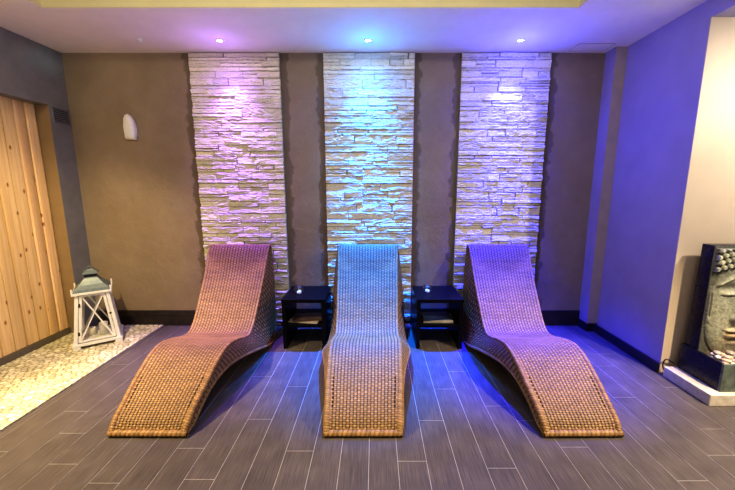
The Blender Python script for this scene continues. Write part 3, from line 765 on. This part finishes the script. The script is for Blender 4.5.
lipw = (g(Z-.445, .035)*sm(.09, .05, u)*.8+g(Z-.38, .04)*sm(.15, .05, u)*.4+.6*sm(.36, .26, Z)*sm(.17, .1, u)+.5*sm(.55, .65, st[..., 0])*g(u-.09, .05)*g(Z-.6, .07))[..., None]
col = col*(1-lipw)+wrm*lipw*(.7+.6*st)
M_rel = tinted('carved_stone', .7, .002, 60, var=.3)
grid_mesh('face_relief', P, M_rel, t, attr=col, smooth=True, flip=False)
# pump cable trailing behind the plinth
bm = bmesh.new()
pts = [(2.42, 2.572, .10), (2.36, 2.572, .135), (2.335, 2.572, .12), (2.335, 2.574, .07), (2.36, 2.574, .03), (2.41, 2.575, .012), (2.52, 2.575, .006)]
_, PP = resample([(a, c, b) for a, b, c in pts], .008)
tube(bm, [(a, b, c) for a, c, b in PP], .0045, 8)
tag(from_bm('power_cable', bm, M_cable, None, True), 'black cable looping out behind the plinth of the fountain', 'cable')
# water-smoothed pebbles lying in the basin
bm = bmesh.new()
bmesh.ops.create_icosphere(bm, subdivisions=3, radius=1)
pm = []
for k in range(5):
    b2 = bm.copy(); rr = random.Random(k)
    a, b, c = rr.uniform(0, 9), rr.uniform(0, 9), rr.uniform(0, 9)
    tl = b2.verts.layers.float_color.new('tint'); base = [(.62, .60, .56), (.50, .44, .33), (.72, .71, .68), (.40, .38, .36), (.60, .47, .36)][k]
    for v in b2.verts:
        s = 1+.12*math.sin(2.1*v.co.x+a)+.10*math.sin(2.7*v.co.y+b)
        v.co = Vector((v.co.x*.034*s, v.co.y*.024*s, v.co.z*.016*s)); v[tl] = (*base, 1)
    me = bpy.data.meshes.new('pebble'); b2.to_mesh(me); b2.free(); me.polygons.foreach_set('use_smooth', [True]*len(me.polygons)); me.materials.append(M_rpeb); pm.append(me)
bm.free()
rr = random.Random(5)
bedz = .252
bm = bmesh.new(); box(bm, x0+th, x1-th, y0+.018, .0745, .20, bedz, 0); from_bm('gravel_bed', bm, M_slate, t)
names = ['cream', 'tan', 'white', 'grey', 'rosy']
for layer, (nx_, ny_, zz_) in enumerate(((7, 4, bedz+.014), (6, 3, bedz+.036), (4, 2, bedz+.055))):
    for i in range(nx_):
        for j in range(ny_):
            k = rr.randrange(5)
            o = bpy.data.objects.new('pebble', pm[k]); C.objects.link(o)
            px = FX+(-.190+.38*(i+.5)/nx_*1.0+rr.uniform(-.008, .008)); py = 2.35+(-.105+.135*(j+.5)/ny_+rr.uniform(-.004, .004))
            sc = rr.uniform(.72, .92)
            o.location = (px, py, zz_); o.scale = (sc, sc, sc); o.rotation_euler = (rr.uniform(-.25, .25), rr.uniform(-.25, .25), rr.uniform(0, PI))
            tag(o, '%s smooth pebble in the heap filling the fountain basin' % names[k], 'pebble', '%s pebbles in the fountain basin' % names[k])

# ------------------------------------------------------------------ light
def spot(name, loc, tgt, col, e, ang, blend=.5, rad=.03):
    l = bpy.data.lights.new(name, 'SPOT'); l.color = col; l.energy = e; l.spot_size = math.radians(ang); l.spot_blend = blend; l.shadow_soft_size = rad
    o = bpy.data.objects.new(name, l); C.objects.link(o); o.location = loc
    o.rotation_euler = (Vector(tgt)-Vector(loc)).to_track_quat('-Z', 'Y').to_euler(); return o
def area(name, loc, tgt, col, e, sx, sy):
    l = bpy.data.lights.new(name, 'AREA'); l.color = col; l.energy = e; l.shape = 'RECTANGLE'; l.size = sx; l.size_y = sy
    o = bpy.data.objects.new(name, l); C.objects.link(o); o.location = loc
    o.rotation_euler = (Vector(tgt)-Vector(loc)).to_track_quat('-Z', 'Y').to_euler(); return o
def point(name, loc, col, e, rad=.05):
    l = bpy.data.lights.new(name, 'POINT'); l.color = col; l.energy = e; l.shadow_soft_size = rad
    o = bpy.data.objects.new(name, l); C.objects.link(o); o.location = loc; return o
NARROW = [92, 145, 260]; MID = [360, 1600, 1900]; WIDE = [14, 40, 58]; TINT_FILL = [1.2, 2.8, 7]
for (x, y, c, lc, lb), en, em, ew, eh in zip(SP, NARROW, MID, WIDE, TINT_FILL):
    deep = tuple(v**1.45 for v in lc)
    spot('stone_wash', (x, y, H-.012), (x, y+.26, 1.75), lc, en, 66, 1, .012)
    spot('floor_wash', (x, y, H-.012), (x, y-.22, .6), deep, em, 50, .9, .012)
    spot('room_wash', (x, y, H-.012), (x, y-.10, 1.0), deep, ew, 155, 1, .012)
    point('ceiling_tint_fill', (x, y-.05, H-.22), lc, eh, .02)  # added unseen point lamp that tints the ceiling around each spotlight
WARM = (1, .76, .44)
spot('downlight_warm', (-2.85, 1.15, 2.78), (-1.5, 1.95, 0), WARM, 640, 62, .7, .035)
spot('downlight_warm', (-2.2, 1.7, 2.78), (-2.85, 2.9, 0), (1, .79, .42), 235, 84, 1, .03)
spot('downlight_warm', (2.75, 1.05, 2.66), (1.4, 1.9, 0), (1, .78, .50), 560, 62, .7, .035)
spot('downlight_warm', (3.3, 1.3, 2.66), (2.7, 2.5, .8), (1, .87, .72), 160, 120, .9, .014)
spot('downlight_warm', (-.15, .75, 2.9), (-.1, 1.5, 0), (1, .80, .54), 60, 56, .8, .05)
spot('downlight_warm', (-2.6, 2.3, 2.78), (-2.6, 3.6, 1.5), (1, .82, .52), 14, 120, 1, .05)
area('room_fill', (-.3, -1.2, 2.3), (-.2, 3.2, 1.2), (1, .86, .72), 14, 3.5, 1.6)
spot('cool_streak', (-1.5, 2.1, 2.45), (-3.06, 3.42, 2.66), (.45, .95, 1), 26, 9, 1, .02)  # unseen floating spots, added for the teal streaks on the grey beam
spot('cool_streak', (-1.5, 2.1, 2.45), (-3.06, 3.22, 2.62), (.45, .95, 1), 12, 6, 1, .02)
area('alcove_ceiling_fill', (3.0, 1.9, 2.0), (3.0, 2.2, 2.7), (1, .97, .92), 5, 1.0, .3)  # added unseen lamp, whitens the alcove ceiling
area('ceiling_fill', (-.4, .2, 1.1), (-.4, 1.6, 2.8), (1, .90, .76), 25, 3.5, .6)  # unseen upward fill added to brighten the main ceiling
area('tray_riser_fill', (-.47, 1.6, 2.9), (-.47, 2.7, 2.88), (1, .90, .60), 9, 3.4, .05)  # unseen strip added in the tray to brighten its far riser
w = bpy.data.worlds.new('world'); scene.world = w; w.use_nodes = True
w.node_tree.nodes['Background'].inputs[0].default_value = (.85, .82, 1, 1); w.node_tree.nodes['Background'].inputs[1].default_value = .065

# ------------------------------------------------------------------ camera
cam = bpy.data.cameras.new('camera'); cam.sensor_width = 36; cam.lens = 342/735*36; cam.shift_x = -7.5/735; cam.clip_start = .05
co = bpy.data.objects.new('camera', cam); C.objects.link(co); co.location = (0, 0, 1.5)
co.rotation_euler = (math.radians(90)-math.atan(57/342), 0, 0); scene.camera = co
scene.view_settings.view_transform = 'Standard'
scene.view_settings.look = 'None'
for lk in ('High Contrast', 'Standard - High Contrast'):
    try:
        scene.view_settings.look = lk; print('LOOK', lk); break
    except Exception as ex: print('LOOKFAIL', str(ex)[:600])
scene.view_settings.exposure = 0.0
